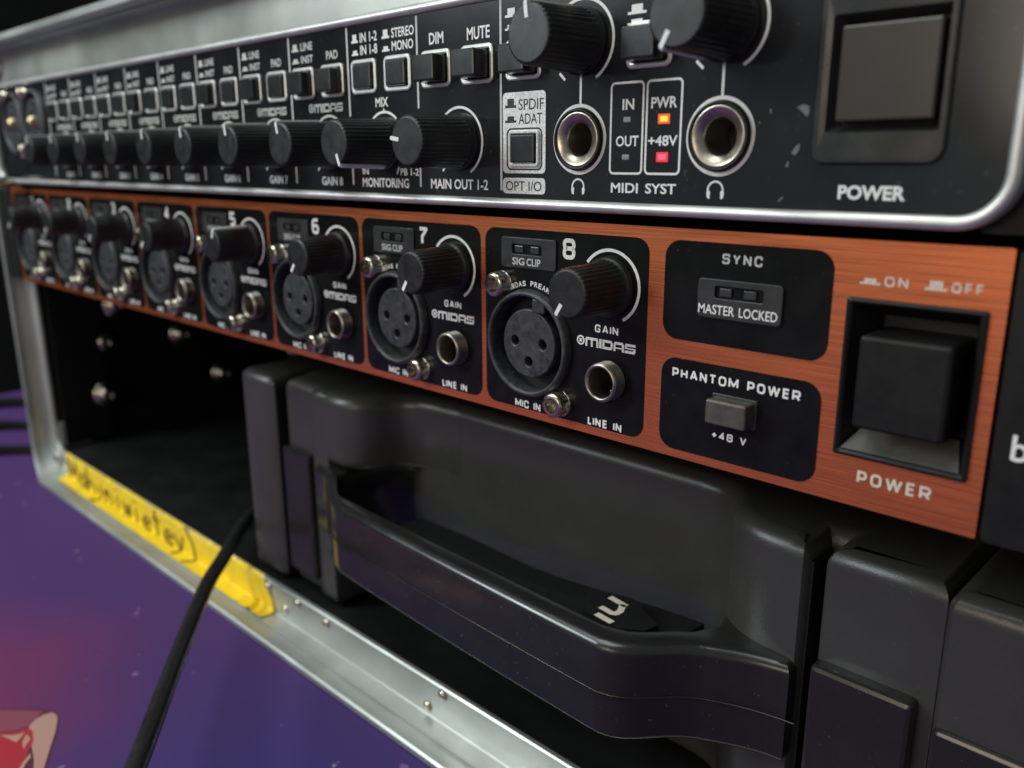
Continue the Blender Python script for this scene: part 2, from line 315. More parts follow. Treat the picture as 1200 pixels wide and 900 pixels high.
prints = [('printed_outline', 'p_line', [(-40,829),(0,830.5),(55,831),(64,834),(69.5,842),(67,858),(60,880),(53,905),(45,930),(-60,930)], 0),
 ('printed_rose_patch', 'p_pink', [(-40,832),(0,832),(50,833),(44,841),(36,850),(20,856),(0,858),(-40,860)], .05),
 ('printed_peach_patch', 'p_skin', [(34,851),(42,843),(50,838),(60,835),(65,836.5),(67.5,842),(65,857),(58,878),(50,905),(44,928),(38,928),(40,890),(36,870)], .10),
 ('printed_red_patch', 'p_red', [(-40,861),(0,859),(20,857),(32,853),(38,856),(39,868),(34,880),(28,895),(20,928),(-60,928)], .15),
 ('printed_highlight', 'p_skin', [(0,861.5),(14,861.5),(24,860),(29,857),(25,864),(19,870),(11,866)], .20),
 ('printed_highlight', 'p_skin', [(31,860),(36,866),(31,872),(27.5,878),(26,870)], .20),
 ('printed_highlight', 'p_skin', [(36,882),(36,888),(30,895),(26,905),(20,905),(27,893)], .20)]
for nm, mm, pts, dz in prints: flat(nm, [unp(u, v, FZ+dz) for u, v in pts], mm, FZ+dz)
for k, (u, v, sz) in enumerate(((90, 646, 1.6), (94, 655, 1.0), (163, 768, .5), (392, 897, 1.0), (227, 789, .5), (40, 677, .4), (396, 893, .6), (120, 760, .35), (330, 850, .4))):
    cx_, cy_ = unp(u, v, FZ); q_ = MB(); q_.add([(cx_+sz*random.uniform(.5, 1)*math.cos(a)*.7, cy_+sz*random.uniform(.5, 1)*math.sin(a), FZ+.02) for a in [PI/3*j for j in range(6)]]+[(cx_, cy_, FZ+.25)], [(j, (j+1) % 6, 6) for j in range(6)])
    obj('printed_fleck', q_, 'p_fleck', floor)
mb = MB(); mb.box(-3000, 2500, 1500, 1600, -1200, 2200); obj('back_wall', mb, 'wall', kind='structure')
mb = MB(); mb.box(-3100, -3000, -2500, 1600, -1200, 2200); obj('side_wall', mb, 'wall', kind='structure')
mb = MB(); mb.box(-3000, 2500, -2500, 1500, -800, -790); obj('floor', mb, 'wall', kind='structure')
# dark strips added on the cloth in place of shaded folds beyond the case
for i, (ax, ay, bx, by) in enumerate([(-500, 27, -380, -110), (-445, 8, -340, -110), (-394, -8, -320, -95)]):
    n = 16; mb = MB(); rings = []
    dx, dy = nrm(11, 11.)[0], 1
    for k in range(n+1):
        t = -1+k/n*2; x = ax+13*t*3+4*math.sin(k*.5); y = ay+45*t; zz = -125.2+.8*math.sin(k*.9+i)
        rings.append([(x-6, y, zz-1.6), (x-6, y, zz+.6), (x+6, y, zz+.9), (x+6, y, zz-1.6)])
    mb.loft(rings, cap=True); o = obj('strap', mb, 'strap')  # not a strap: added dark strip in place of a shaded cloth fold
    o['category'] = 'strap'; o['group'] = 'black straps on the cloth left of the case'
    o['label'] = ['black strap on the purple cloth left of the case, farthest of the three', 'middle one of three black straps on the purple cloth left of the case', 'black strap on the purple cloth, closest to the rounded aluminium case corner'][i]

# ---------------------------------------------------------------- flight case
case = thing('flight_case', 'black rack flight case with scuffed aluminium edging around both audio units', 'flight case', (-100, 200, -126))
XI0, XI1, ZI0, ZI1 = -331., 140., -113., 69.0
prof = [(1.0, 7.6), (0, 7.3), (0, 6.0), (.4, 5.6), (11.6, 5.5), (12.0, 5.2), (12.2, -.6), (13.1, -.9), (13.1, -2.0), (12.2, -2.4), (12.0, -6.6), (12.5, -7.2), (14.2, -7.2), (14.7, -6.5), (14.7, 30)]
def frame_ring():
    ri = 7.0; cs = [(XI1-ri, ZI1-ri, 0), (XI0+ri, ZI1-ri, 90), (XI0+ri, ZI0+ri, 180), (XI1-ri, ZI0+ri, 270)]; out = []
    for cx, cz, a0 in cs:
        for k in range(9):
            a = math.radians(a0+90*k/8); out.append((cx, cz, math.cos(a), math.sin(a), ri))
    return out
fr = frame_ring(); mb = MB()
def off(p, n):
    cx, cz, c, s_, ri = p; kx = .8 if c < 0 else 1; kz = 1.2 if s_ > 0 else 1
    return (cx+c*(ri+n*kx), cz+s_*(ri+n*kz))
mb.loft([[(*off(p, n)[:1], y*(1-.55*max(0, -p[2])) if y < 0 else y, off(p, n)[1]) for p in fr] for n, y in prof], smooth=False)
obj('edge_frame', mb, 'alu', case)
# plywood walls behind the edging
D = 380
def slab(nm, x0, x1, z0, z1, y0=7.9, y1=D): b_ = MB(); b_.box(x0, x1, y0, y1, z0, z1); obj(nm, b_, 'wood', case)
slab('bottom_panel', XI0-5, XI1+10, ZI0-14, ZI0-.4); slab('top_panel', XI0-5, XI1+10, ZI1+.4, ZI1+14)
slab('side_panel', XI0-6.2, XI0-.4, ZI0-.4, ZI1+.4); slab('side_panel', XI1+.4, XI1+11, ZI0-.4, ZI1+.4); slab('back_panel', XI0, XI1, ZI0, ZI1, D-8, D)
for x0, x1 in ((XI0, XI0+2.5), (XI1-2.5, XI1)):
    b_ = MB(); b_.box(x0, x1, 10, 34, ZI0+1, ZI1-1); obj('rack_rail', b_, 'ear', case)
# inner corner plate
b_ = MB(); b_.box(XI0+.6, XI0+2.4, 7.6, 22, ZI0+.5, ZI0+14, 0); obj('corner_plate', b_, 'alu', case)
def rivet_mesh(r, h):
    b_ = MB(); b_.lathe([(r, 0), (r*.95, -h*.4), (r*.7, -h*.8), (r*.3, -h), (0.001, -h)], 14); return mesh_of('rivet', b_)
rv = rivet_mesh(1.75, 1.1)
for x, z in ((-119.8, -115.6), (-100.6, -115.4), (-83, -115.8), (-24.6, -115.2), (-109.0, -120.8), (-31.5, -122.2), (58, -115.4)):
    place('rivet', rv, 'steel', case, (x, 5.5, z))
rh = MB(); rh.lathe([(4.6, 0), (4.4, -.8), (3.2, -1.1), (2.4, -.6), (2.2, .3)], 24); rhm = mesh_of('corner_eyelet', rh)
hl = MB(); hl.disc(2.3, 0, 20); hlm = mesh_of('eyelet_hole', hl)
o = place('corner_eyelet', rhm, 'alu', case, (-330.5, 5.1, -118.4)); h_ = place('eyelet_hole', hlm, 'hole', o, (-330.5, 3.9, -118.4)); h_.scale = (.9, 1, .9)
o = place('corner_eyelet', rhm, 'alu', case, (-334.5, 5.0, 77)); h_ = place('eyelet_hole', hlm, 'hole', o, (-334.5, 3.8, 77))
bolt_side = MB(); bolt_side.lathe([(7, 0), (6.6, -1.0), (4.4, -1.2), (4.2, -3), (3.2, -4.2), (1.6, -4.4), (1.4, -3.2), (.001, -3.2)], 20); bsm = mesh_of('wall_bolt', bolt_side)
for y, z in ((33, -88), (36, -60), (44, -41), (79, -62), (102, -89), (154, -84), (150, -30)):
    o = place('wall_bolt', bsm, 'steel', case, (XI0+2.6 if y < 34 else XI0+.2, y, z)); o.rotation_euler = (0, 0, PI/2)   # head faces into the case
o = None

# ---------------------------------------------------------------- shared small parts
def knob_mesh(r, h, nf, skirt):
    mb = MB(); n = nf*4
    def rf(j, rad, y): return 1.0 if (y > -2.0 or y < -h+.2) else 1-(0, .03, .045, .03)[j % 4]
    mb.lathe([(skirt, 0), (skirt, -1.2), (skirt-.3, -1.5), (r+.45, -1.6), (r+.45, -2.1), (r+.32, -2.3), (r+.1, -h*.5), (r-.05, -h+.55), (r-.12, -h+.35), (r-.45, -h+.05), (r-.75, -h)], n, True, rf=rf)
    mb.disc(r-.75, -h, n); return mesh_of('gain_knob', mb)
def pointer_mesh(r, h, w=.42):
    mb = MB(); mb.box(r*.50, r-.15, -h-.08, -h+.25, -w, w)
    y0, y1 = -h-.05, -2.2
    mb.loft([[(r-.5, y, -w), (r+o, y, -w*.8), (r+o, y, w*.8), (r-.5, y, w)] for o, y in ((.15, y0), (.5, y0+.5), (.95, y1-.3), (.6, y1))], cap=True)
    return mesh_of('pointer', mb)
def put_knob(parent, km, pm_, x, z, y, ang, name='gain_knob'):
    k = place(name, km, 'knob', parent, (x, y, z)); k.rotation_euler = (0, -math.radians(ang), 0)
    p = place('pointer', pm_, 'white', k, (x, y, z)); return k

# ---------------------------------------------------------------- lower unit: copper-faced preamp
P = 46.108; XL, XR = -325.0, 107.05
low = thing('microphone_preamp', 'one unit high audio preamp with orange brushed metal front and eight black channel panels', 'audio preamp', (-108, 120, -22))
chx = [-P*(7-i) for i in range(8)]
holes = []; 
for x in chx:
    holes += [circ(x+14.6, -4.9, 10.9, 36), circ(x+36.4, -9.5, 3.3, 24)]
psw = [84.1, 104.9, -13.4, 12.9]
sync_win = [60.1, 69.6, 10.0, 12.3]
face_holes = holes+[rr(psw[0]+.3, psw[1]-.3, psw[2]+.3, psw[3]-.3, .5, 2)]
fp = curve_mb([rr(XL, XR, -22, 22, .3, 2)]+face_holes, 2.0, 0.0); obj('faceplate', fp, 'copper', low)
b_ = MB(); b_.box(XL-1, XR+1, 14, 240, -21.6, 21.6); b_.box(XL-.2, XR+.2, 2.05, 14, 20.6, 21.6); b_.box(XL-.2, XR+.2, 2.05, 14, -21.6, -20.6)
b_.box(XL-.2, XL+1, 2.05, 14, -20.5, 20.5); b_.box(XR-1, XR+.2, 2.05, 14, -20.5, 20.5); obj('chassis', b_, 'ear', low)
for x0, x1 in ((XL-22, XL-.6), (XR+.7, XR+27)):
    e_ = curve_mb([rr(x0, x1, -22, 22, 1, 3)], 3, -.6, .3); obj('rack_ear', e_, 'ear', low)
mb = text_mb('behringer', XR+3.2, XR+24, -9.6, -4.4, -.66, .012); obj('lettering', mb, 'white', low)
# proto meshes
xl = MB(); xl.lathe([(10.5, 3.2), (10.5, -1.2), (10.65, -1.75), (11.0, -2.0), (11.5, -1.9), (11.85, -1.3), (12.0, -.1)], 48)
xlm = mesh_of('microphone_socket', xl)
def xlr_insert():
    sp = [circ(0, 0, 7.7, 40)]+[circ(a, b, 1.1, 14) for a, b in ((-4.1, .2), (4.1, .2), (0, -4.1))]
    return curve_mb(sp, 3.2, -.6, .35)
xim = mesh_of('socket_insert', xlr_insert())
xr_ = MB(); xr_.lathe([(10.6, 3.2), (7.0, 3.2)], 40); xrm = mesh_of('socket_well', xr_)
xlat = MB(); xlat.box(1.6, 5.2, -1.3, 3, 7.2, 10.2, .3); xlatm = mesh_of('latch_tab', xlat)
pin = MB()
for a, b in ((-4.1, .2), (4.1, .2), (0, -4.1)):
    pin.lathe([(1.0, 2.4), (.95, .6), (.7, .45)], 12, cx=a, cz=b)
pinm = mesh_of('contact', pin)
jk = MB(); prof_j = [(3.2, 9), (3.15, -2.4), (3.25, -3.0), (3.45, -3.15), (3.8, -3.1), (4.0, -2.8)]
jk.lathe(prof_j, 32); jt = MB(); pj = []
for k in range(6): pj += [(3.7, -2.75+k*.46), (4.05, -2.52+k*.46)]
jt.lathe(pj+[(4.3, 0)], 32, False); jtm = mesh_of('jack_thread', jt); jkm = mesh_of('line_jack', jk)
jb = MB(); jb.disc(3.2, 8.9, 20); jbm = mesh_of('jack_bore', jb)
js = MB(); js.box(-.5, .5, 1.0, 7, -3.0, -2.2, .15); jsm = mesh_of('jack_spring', js)
bt = MB(); nb = 36
bt.lathe([(2.9, 0), (2.75, -.1), (2.75, -2.5), (2.6, -2.85), (2.2, -3.05), (1.65, -3.05)], nb, True, rf=lambda j, r, y: 1.0-.03*(j % 2) if -2.6 < y < 0 else 1)
def hexr(r, n=6): return [(r*math.cos(PI/3*k), r*math.sin(PI/3*k)) for k in range(n)]
bt.loft([[(a, -3.05, b) for a, b in hexr(1.65)], [(a, -1.3, b) for a, b in hexr(1.5)]], False); bt.add([(a, -1.3, b) for a, b in hexr(1.5)], [tuple(range(6))])
btm = mesh_of('socket_bolt', bt)
kn = knob_mesh(5.0, 13.2, 32, 6.0); kp = pointer_mesh(4.9, 13.2)
# led window
lw = curve_mb([rr(6.25, 22.2, 11.5, 18.0, .6, 3), rr(9.5, 18.2, 14.4, 16.6, .4, 2)], .5, -.55, .12); lwm = mesh_of('indicator_bezel', lw)
lc = MB(); text_mb('SIG', 9.7, 13.3, 12.1, 13.7, -.60, .02, lc); text_mb('CLIP', 13.95, 18.0, 12.1, 13.7, -.60, .02, lc); lcm = mesh_of('lettering', lc)
ld = MB(); ld.box(-1.2, 1.2, -.45, .3, -.75, .75, .15); ldm = mesh_of('indicator_lens', ld)
panel_sp = [rr(.8, P-.8, -20.2, 19.8, 3.0, 6), circ(14.6, -4.9, 10.9, 36), circ(36.4, -9.5, 3.3, 24)]
pnm = mesh_of('channel_panel', curve_mb(panel_sp, .1, -.12))
lt = MB(); strokes('GAIN', 32.7, 38.6, .1, 1.75, -.17, .17, lt); logo(lt, 28.0, 43.0, -3.15, -1.2, -.17)
strokes('LINE IN', 31.3, 40.1, -19.9, -18.1, -.17, .20, lt, .30); strokes('MIC IN', 10.1, 17.8, -20.0, -18.2, -.17, .19, lt, .28)
lettm = mesh_of('lettering', lt)
# arched caption over the socket
def arc_text(body, cx, cz, r, a0, a1, h, y, mb):
    n = len(body)
    for i, c in enumerate(body):
        if c == ' ': continue
        a = a0+(a1-a0)*i/(n-1); t = text_mb(c, -.47, .47, 0, h, 0, .02); ca, sa = math.cos(math.radians(a-90)), math.sin(math.radians(a-90))
        bx, bz = cx+r*math.cos(math.radians(a)), cz+r*math.sin(math.radians(a))
        mb.add([(bx+x*ca-z*sa, y, bz+x*sa+z*ca) for x, _, z in t.v], t.f)
at = MB(); arc_text('MIDAS PREAMP', 14.6, -4.9, 12.6, 118, 62, 1.15, -.17, at); atm = mesh_of('arched_lettering', at)
ga = MB(); ga.ribbon(arc(36.1, 9.7, 7.25, 142, -61, 40), .32, -.17); ga.ribbon([(30.9, 4.3), (31.8, 5.3)], .28, -.17); gam = mesh_of('gain_scale', ga)
angs = [236, 232, 240, 228, 72, 232, 237, 238]
num_rects = (23.8, 27.2, 14.3, 18.6)
for i, x in enumerate(chx):
    pn = place('channel_panel', pnm, 'black', low, (x, 0, 0))
    place('lettering', lettm, 'white', pn, (x, 0, 0)); place('arched_lettering', atm, 'white', pn, (x, 0, 0)); place('gain_scale', gam, 'white', pn, (x, 0, 0))
    nm_ = strokes(str(i+1), *num_rects, -.17, .44); nm_.v = [(a+x, b, c) for a, b, c in nm_.v]; obj('channel_number', nm_, 'white', pn)
    bz = place('indicator_bezel', lwm, 'plastic', low, (x, 0, 0)); place('lettering', lcm, 'greywhite', bz, (x, 0, 0))
    for dx in (11.5, 16.1): place('indicator_lens', ldm, 'led_smoke', bz, (x+dx, 0, 15.5))
    sk = place('microphone_socket', xlm, 'xlr', low, (x+14.6, -.1, -4.9))
    place('socket_insert', xim, 'xlr', sk, (x+14.6, -.1, -4.9)); place('socket_well', xrm, 'hole', sk, (x+14.6, -.1, -4.9)); place('latch_tab', xlatm, 'xlr', sk, (x+14.6, -.1, -4.9)); place('contact', pinm, 'brass', sk, (x+14.6, -.1, -4.9))
    j_ = place('line_jack', jkm, 'nickel', low, (x+36.4, 0, -9.5)); place('jack_bore', jbm, 'hole', j_, (x+36.4, 0, -9.5)); place('jack_thread', jtm, 'thread', j_, (x+36.4, 0, -9.5)); place('jack_spring', jsm, 'brass', j_, (x+36.4, 0, -9.5))
    for bx, bz_ in ((6.0, 7.5), (23.5, -16.9)):
        q = place('socket_bolt', btm, 'steel', low, (x+bx, -.12, bz_)); q.rotation_euler = (0, random.random()*3, 0)
    put_knob(low, kn, kp, x+36.1, 9.7, -.12, angs[i])
# sync and phantom panels
sy = place('sync_panel', mesh_of('sync_panel', curve_mb([rr(49.0, 81.4, 1.4, 19.9, 3.2, 6)], .1, -.12)), 'black', low, (0, 0, 0))
t_ = MB(); strokes('SYNC', 61.0, 68.8, 16.25, 18.1, -.17, .19, t_); obj('lettering', t_, 'greywhite', sy)
wb = place('sync_window', mesh_of('sync_window', curve_mb([rr(56.6, 73.2, 6.4, 13.5, .8, 4), rr(60.1, 69.6, 10.1, 12.3, .4, 2)], .6, -.65, .15)), 'plastic', low, (0, 0, 0))
t_ = MB(); text_mb('MASTER', 56.95, 64.3, 7.15, 8.9, -.70, .012, t_); text_mb('LOCKED', 65.2, 72.5, 7.15, 8.9, -.70, .012, t_); obj('lettering', t_, 'white', wb)
for dx in (62.2, 67.0): place('indicator_lens', ldm, 'led_smoke', wb, (dx, -.1, 11.2))
ph = place('phantom_panel', mesh_of('phantom_panel', curve_mb([rr(49.2, 81.2, -20.3, -2.2, 3.2, 6)], .1, -.12)), 'black', low, (0, 0, 0))
t_ = MB(); strokes('PHANTOM POWER', 51.7, 77.6, -5.95, -4.1, -.17, .20, t_, .30); strokes('+48 V', 60.9, 68.1, -16.2, -14.7, -.17, .16, t_, .30); obj('lettering', t_, 'white', ph)
b_ = MB(); b_.box(60.7, 69.8, -.45, 0, -12.9, -7.4, .15); obj('button_collar', b_, 'plastic', low)
b_ = MB(); b_.box(61.2, 69.3, -3.6, -.1, -12.4, -7.9, .35); obj('phantom_button', b_, 'clearbtn', low)
# power switch
t_ = MB(); strokes('ON', 89.5, 93.1, 15.0, 16.6, -.06, .17, t_); strokes('OFF', 99.3, 103.7, 15.0, 16.6, -.06, .17, t_); icon(t_, 85.7, 88.9, 15.1, 16.4, -.06, False); icon(t_, 95.5, 98.7, 15.1, 16.6, -.06, True)
obj('lettering', t_, 'fadedprint', low); t_ = MB(); strokes('POWER', 88.4, 100.1, -17.8, -15.6, -.06, .23, t_, .32); obj('lettering', t_, 'cream', low)
b_ = MB(); x0, x1, z0, z1 = psw
rings = [[(x, y, z) for x, z in rr(x0+i_, x1-i_, z0+i_, z1-i_, .4, 2)] for i_, y in ((0, .2), (0, -.5), (.5, -.7), (.9, -.4))]+[[(x, y, z) for x, z in rr(x0+a, x1-b2, z0+c, z1-d_, .3, 2)] for a, b2, c, d_, y in ((3.2, 2.6, 4.6, 3.0, 4.6), (3.2, 2.6, 4.6, 3.0, 7.5))]
b_.loft(rings); obj('switch_bezel', b_, 'ear', low)
b_ = MB(); b_.add([(x0+1.2, -.45, z0+1.2), (x1-1.2, -.45, z0+1.2), (x1-3.0, 4.2, z0+5.0), (x0+3.6, 4.2, z0+5.0)], [(0, 1, 2, 3)]); obj('switch_lip', b_, 'lip', low)  # sheet over the bezel's lower slope, coloured as if lit from above
b_ = MB(); b_.add([(x, 7.4, z) for x, z in rr(x0+3, x1-2.4, z0+4.4, z1-2.8, .3, 2)], [tuple(range(12))]); obj('switch_well', b_, 'hole', low)
b_ = MB(); b_.box(87.7, 101.7, -3.3, 7.2, -7.6, 7.6, .7); obj('power_button', b_, 'ear', low)

# ---------------------------------------------------------------- upper unit: charcoal interface
YU = -4.0
up = thing('audio_interface', 'one unit high charcoal audio interface with silver rim, two headphone sockets and lit power lights', 'audio interface', (-108, 120, 23))
UX0, UX1, UZ0, UZ1 = -322.5, 107.6, 24.3, 67.4
jx = [(30.9, 37.9), (61.4, 37.9)]; cmb = [(-266, 50), (-292, 50)]
btns = []   # (x centre, z, out?)
CH = 25.85
chl = [-42.45-CH*(8-i) for i in range(8)]
for i in range(8): btns += [(chl[i]+6.4, 53.4, 3.4 if i == 7 else (2.4 if i in (6, 5, 3) else 1.6)), (chl[i]+19.3, 53.4, 3.4 if i == 7 else 1.2)]
btns += [(-35.9, 53.5, 1.2), (-23.2, 53.5, 1.2), (-9.9, 53.5, 4.2), (3.1, 53.5, 4.6), (16.4, 53.5, 4.2), (46.6, 53.7, 4.2)]
xpow = (77.5, 97.5, 33.3, 60.0)
uh = [circ(a, b, 3.6, 28) for a, b in jx]+[rr(x-3.75, x+3.75, z-2.95, z+2.95, .4, 2) for x, z, _ in btns]+[rr(13.0, 20.1, 33.4, 39.4, .5, 2), rr(xpow[0], xpow[1], xpow[2], xpow[3], 2.6, 5)]+[circ(a, b, 11.5, 30) for a, b in cmb]
obj('faceplate', curve_mb([rr(UX0+.8, UX1-.8, UZ0+.8, UZ1-.8, 6.8, 8)]+uh, 2.0, YU), 'face', up)
b_ = MB(); rm = []
for k in range(11):
    a = PI*k/10; off_ = 1.05-1.05*math.cos(a); yy = YU-1.15*math.sin(a)*1.0
    rm.append([(x, yy, z) for x, z in rr(UX0+off_, UX1-off_, UZ0+off_, UZ1-off_, 8-off_, 10)])
rm.insert(0, [(x, YU+2.5, z) for x, z in rr(UX0, UX1, UZ0, UZ1, 8, 10)])
b_.loft(rm, smooth=True); obj('silver_rim', b_, 'rim', up)
b_ = MB(); b_.loft([[(x, y, z) for x, z in rr(UX0+.4, UX1-.4, UZ0+.4, UZ1-.4, 7.6, 10)] for y in (YU+2.4, 6)]); b_.box(UX0+4, UX1-4, 10, 220, UZ0+1, UZ1-1); obj('chassis', b_, 'ear', up)
for x0, x1 in ((UX0-24, UX0-.3), (UX1-6, UX1+26)):
    obj('rack_ear', curve_mb([rr(x0, x1, 23.6, 66.6, 1, 3)], 2.5, .4, .3), 'ear', up)
# push buttons with raised collars
ring = MB(); ys = YU
def collar(x0, x1, z0, z1, r, wd, y, h):
    m_ = MB(); m_.loft([[(x, yy, z) for x, z in rr(x0+i_, x1-i_, z0+i_, z1-i_, max(r-i_, .3), 5)] for i_, yy in ((0, y), (0, y-h*.7), (wd*.3, y-h), (wd*.7, y-h), (wd, y-h*.7), (wd, y+1.5))]); return m_
cm = mesh_of('button_collar', collar(-4.85, 4.85, -3.9, 3.9, 1.3, .95, 0, .55))
bh = {}
for x, z, out in btns:
    c_ = place('button_collar', cm, 'rim', up, (x, YU, z))
    if out not in bh: q = MB(); q.box(-3.55, 3.55, -out, 2.5, -2.75, 2.75, .45); bh[out] = mesh_of('push_button', q)
    place('push_button', bh[out], 'button', up, (x, YU, z))
# channel dividers and print
t_ = MB(); yp = YU-.03; DL = []
for i in range(9):
    x = chl[0]+CH*i
    DL.append((x, ((44.6, 65.0), (28.2, 33.6)), .33))
for x, segs, hw in DL+[(-16.3, ((28.2, 34.0), (45.5, 65.0)), .30), (9.9, ((28.0, 65.6),), .28)]:
    for za, zb in segs: t_ = MB(); t_.ribbon([(x, za), (x, zb)], hw, yp); obj('divider_line', t_, 'greywhite', up)
for i in range(8):
    x = chl[i]; t_ = MB()
    text_mb('LINE', x+5.6, x+11.0, 61.4, 63.3, yp, .02, t_); text_mb('INST', x+5.6, x+11.0, 58.4, 60.2, yp, .02, t_); icon(t_, x+1.4, x+4.6, 61.4, 63.2, yp, True); icon(t_, x+1.4, x+4.6, 58.5, 60.0, yp, False)
    text_mb('PAD', x+16.9, x+21.8, 58.5, 60.5, yp, .02, t_); logo(t_, x+7.9, x+22.9, 46.0, 48.1, yp)
    text_mb('GAIN %d' % (i+1), x+12.0, x+21.3, 27.9, 30.1, yp, .025, t_)
    t_.ribbon(arc(x+16.7, 38.0, 7.1, 222, -42), .28, yp); t_.ribbon([(x+10.6, 31.6), (x+11.5, 32.6)], .25, yp)
    obj('lettering', t_, 'greywhite', up)
t_ = MB()
icon(t_, -40.6, -38.0, 61.3, 63.2, yp, True); text_mb('IN 1-2', -37.2, -30.6, 61.2, 63.4, yp, .02, t_); icon(t_, -40.6, -38.0, 58.5, 60.0, yp, False); text_mb('IN 1-8', -37.2, -30.6, 58.4, 60.6, yp, .02, t_)
icon(t_, -28.8, -26.0, 61.3, 63.2, yp, True); text_mb('STEREO', -25.2, -17.2, 61.2, 63.3, yp, .02, t_); icon(t_, -28.8, -26.0, 58.5, 60.0, yp, False); text_mb('MONO', -25.2, -17.5, 58.4, 60.5, yp, .02, t_)
text_mb('MIX', -32.1, -27.3, 46.4, 48.5, yp, .02, t_); text_mb('DIM', -12.1, -7.4, 58.6, 61.0, yp, .02, t_); text_mb('MUTE', 0.0, 6.8, 58.4, 60.9, yp, .02, t_)
text_mb('MONITORING', -38.6, -20.6, 27.8, 30.0, yp, .02, t_); text_mb('MAIN OUT 1-2', -12.7, 5.9, 27.9, 30.1, yp, .02, t_)
text_mb('IN', -38.4, -36.0, 30.8, 32.2, yp, .02, t_); text_mb('PB 1-2', -23.6, -16.9, 30.7, 32.3, yp, .02, t_)
t_.ribbon(arc(-29.0, 38.1, 7.1, 132, 50), .28, yp); t_.ribbon([(-29, 45.2), (-29, 46.0)], .2, yp); t_.ribbon([(-24.9, 31.0), (-24.0, 32.6)], .22, yp)
t_.ribbon(arc(-2.9, 38.0, 7.2, 132, -62), .28, yp); t_.ribbon([(-8.5, 31.8), (-7.6, 32.8)], .25, yp)
for cx, ln in ((31.2, 50), (61.6, 50)):
    t_.ribbon(arc(cx, 55.5, 7.4, 132, -62), .28, yp); t_.ribbon([(cx-4.0, 48.9), (cx-5.4, 50.2)], .26, yp); t_.ribbon([(cx-.1, 44.2), (cx-.1, 50.0)], .26, yp)
icon(t_, 11.2, 14.6, 61.6, 63.3, yp, True); icon(t_, 11.2, 14.6, 59.2, 60.6, yp, False); icon(t_, 41.6, 45.6, 58.9, 60.5, yp, True); icon(t_, 41.6, 45.6, 57.2, 58.4, yp, False)
text_mb('MIDI', 38.8, 45.0, 28.2, 30.0, yp, .02, t_); text_mb('SYST', 46.6, 53.2, 28.2, 30.0, yp, .02, t_)
t_.ribbon(rr(38.45, 45.6, 31.7, 47.6, .8), .2, yp, True); t_.ribbon(rr(46.4, 53.65, 31.7, 47.6, .8), .2, yp, True)
text_mb('IN', 41.0, 43.6, 42.9, 44.8, yp, .02, t_); text_mb('OUT', 39.7, 44.8, 36.5, 38.4, yp, .02, t_); text_mb('PWR', 47.3, 52.7, 42.9, 44.8, yp, .02, t_); text_mb('+48V', 46.9, 53.1, 36.5, 38.3, yp, .02, t_)
for hx in (30.8, 61.1):
    t_.ribbon(arc(hx, 29.1, 1.45, 205, -25, 16), .17, yp)
    for s_ in (-1, 1):
        t_.add([(hx+s_*1.05, yp, 27.6), (hx+s_*1.55, yp, 27.8), (hx+s_*1.72, yp, 28.7), (hx+s_*1.4, yp, 29.1), (hx+s_*.98, yp, 28.9)], [(0, 1, 2, 3, 4)])
text_mb('POWER', 82.5, 92.6, 28.2, 30.35, yp, .035, t_)
obj('lettering', t_, 'white', up)
# silver optical selector block
sb = place('selector_block', mesh_of('selector_block', curve_mb([rr(10.5, 22.3, 31.5, 47.4, .9, 4), rr(12.9, 20.2, 33.3, 39.5, .5, 2)], .08, YU-.08)), 'silverprint', up, (0, 0, 0))
sb2 = MB(); sb2 = curve_mb([rr(10.4, 22.3, 27.4, 30.6, .9, 4)], .08, YU-.08); ob2 = obj('selector_caption', sb2, 'silverprint', up)
t_ = MB(); y2 = YU-.12; text_mb('SPDIF', 15.0, 21.8, 43.9, 46.0, y2, .0, t_); text_mb('ADAT', 15.0, 21.4, 41.2, 43.2, y2, .0, t_); icon(t_, 11.2, 14.3, 44.4, 46.2, y2, True); icon(t_, 11.2, 14.3, 41.5, 43.2, y2, False)
t_.ribbon(rr(11.75, 21.3, 32.3, 40.3, 1.1), .16, y2, True); obj('lettering', t_, 'blackprint', sb)
t_ = MB(); text_mb('OPT I/O', 11.3, 21.3, 28.0, 29.95, y2, .0, t_); obj('lettering', t_, 'blackprint', ob2)
c_ = collar(12.3, 20.8, 32.8, 40.0, .9, .7, YU-.08, .5); obj('button_collar', c_, 'silverprint', up)
b_ = MB(); b_.box(13.3, 19.9, YU-1.0, YU+2.5, 33.6, 39.1, .3); obj('push_button', b_, 'button', up)
# status lights
for nm, x, z, mm in (('status_light', 42.1, 41.2, 'led_off'), ('status_light', 42.0, 34.6, 'led_off'), ('status_light', 50.1, 41.1, 'led_orange'), ('status_light', 50.0, 34.6, 'led_red')):
    b_ = MB(); b_.box(x-.85, x+.85, YU-.14, YU+.1, z-.50, z+.50, .2); o = obj(nm, b_, mm, up)
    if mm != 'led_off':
        b_ = MB(); b_.box(x-1.25, x+1.25, YU-.05, YU+.1, z-.85, z+.85, .04); obj('lens_edge', b_, 'glow_orange' if mm == 'led_orange' else 'glow_red', o)  # glowing plate added as the light halo around the lens
    if mm != 'led_off': o['label'] = 'lit orange power light' if mm == 'led_orange' else 'lit red phantom light'
def unpy(u, v, y):
    d = F_+R_*((u-600)/1001.93)-U_*((v-450)/1001.93); t = (y-CP.y)/d.y; return (CP.x+d.x*t, CP.z+d.z*t)
M_['chip'] = mat('worn_lacquer_chip', (.15, .15, .14), .5, 0, .5, 3000, .5)
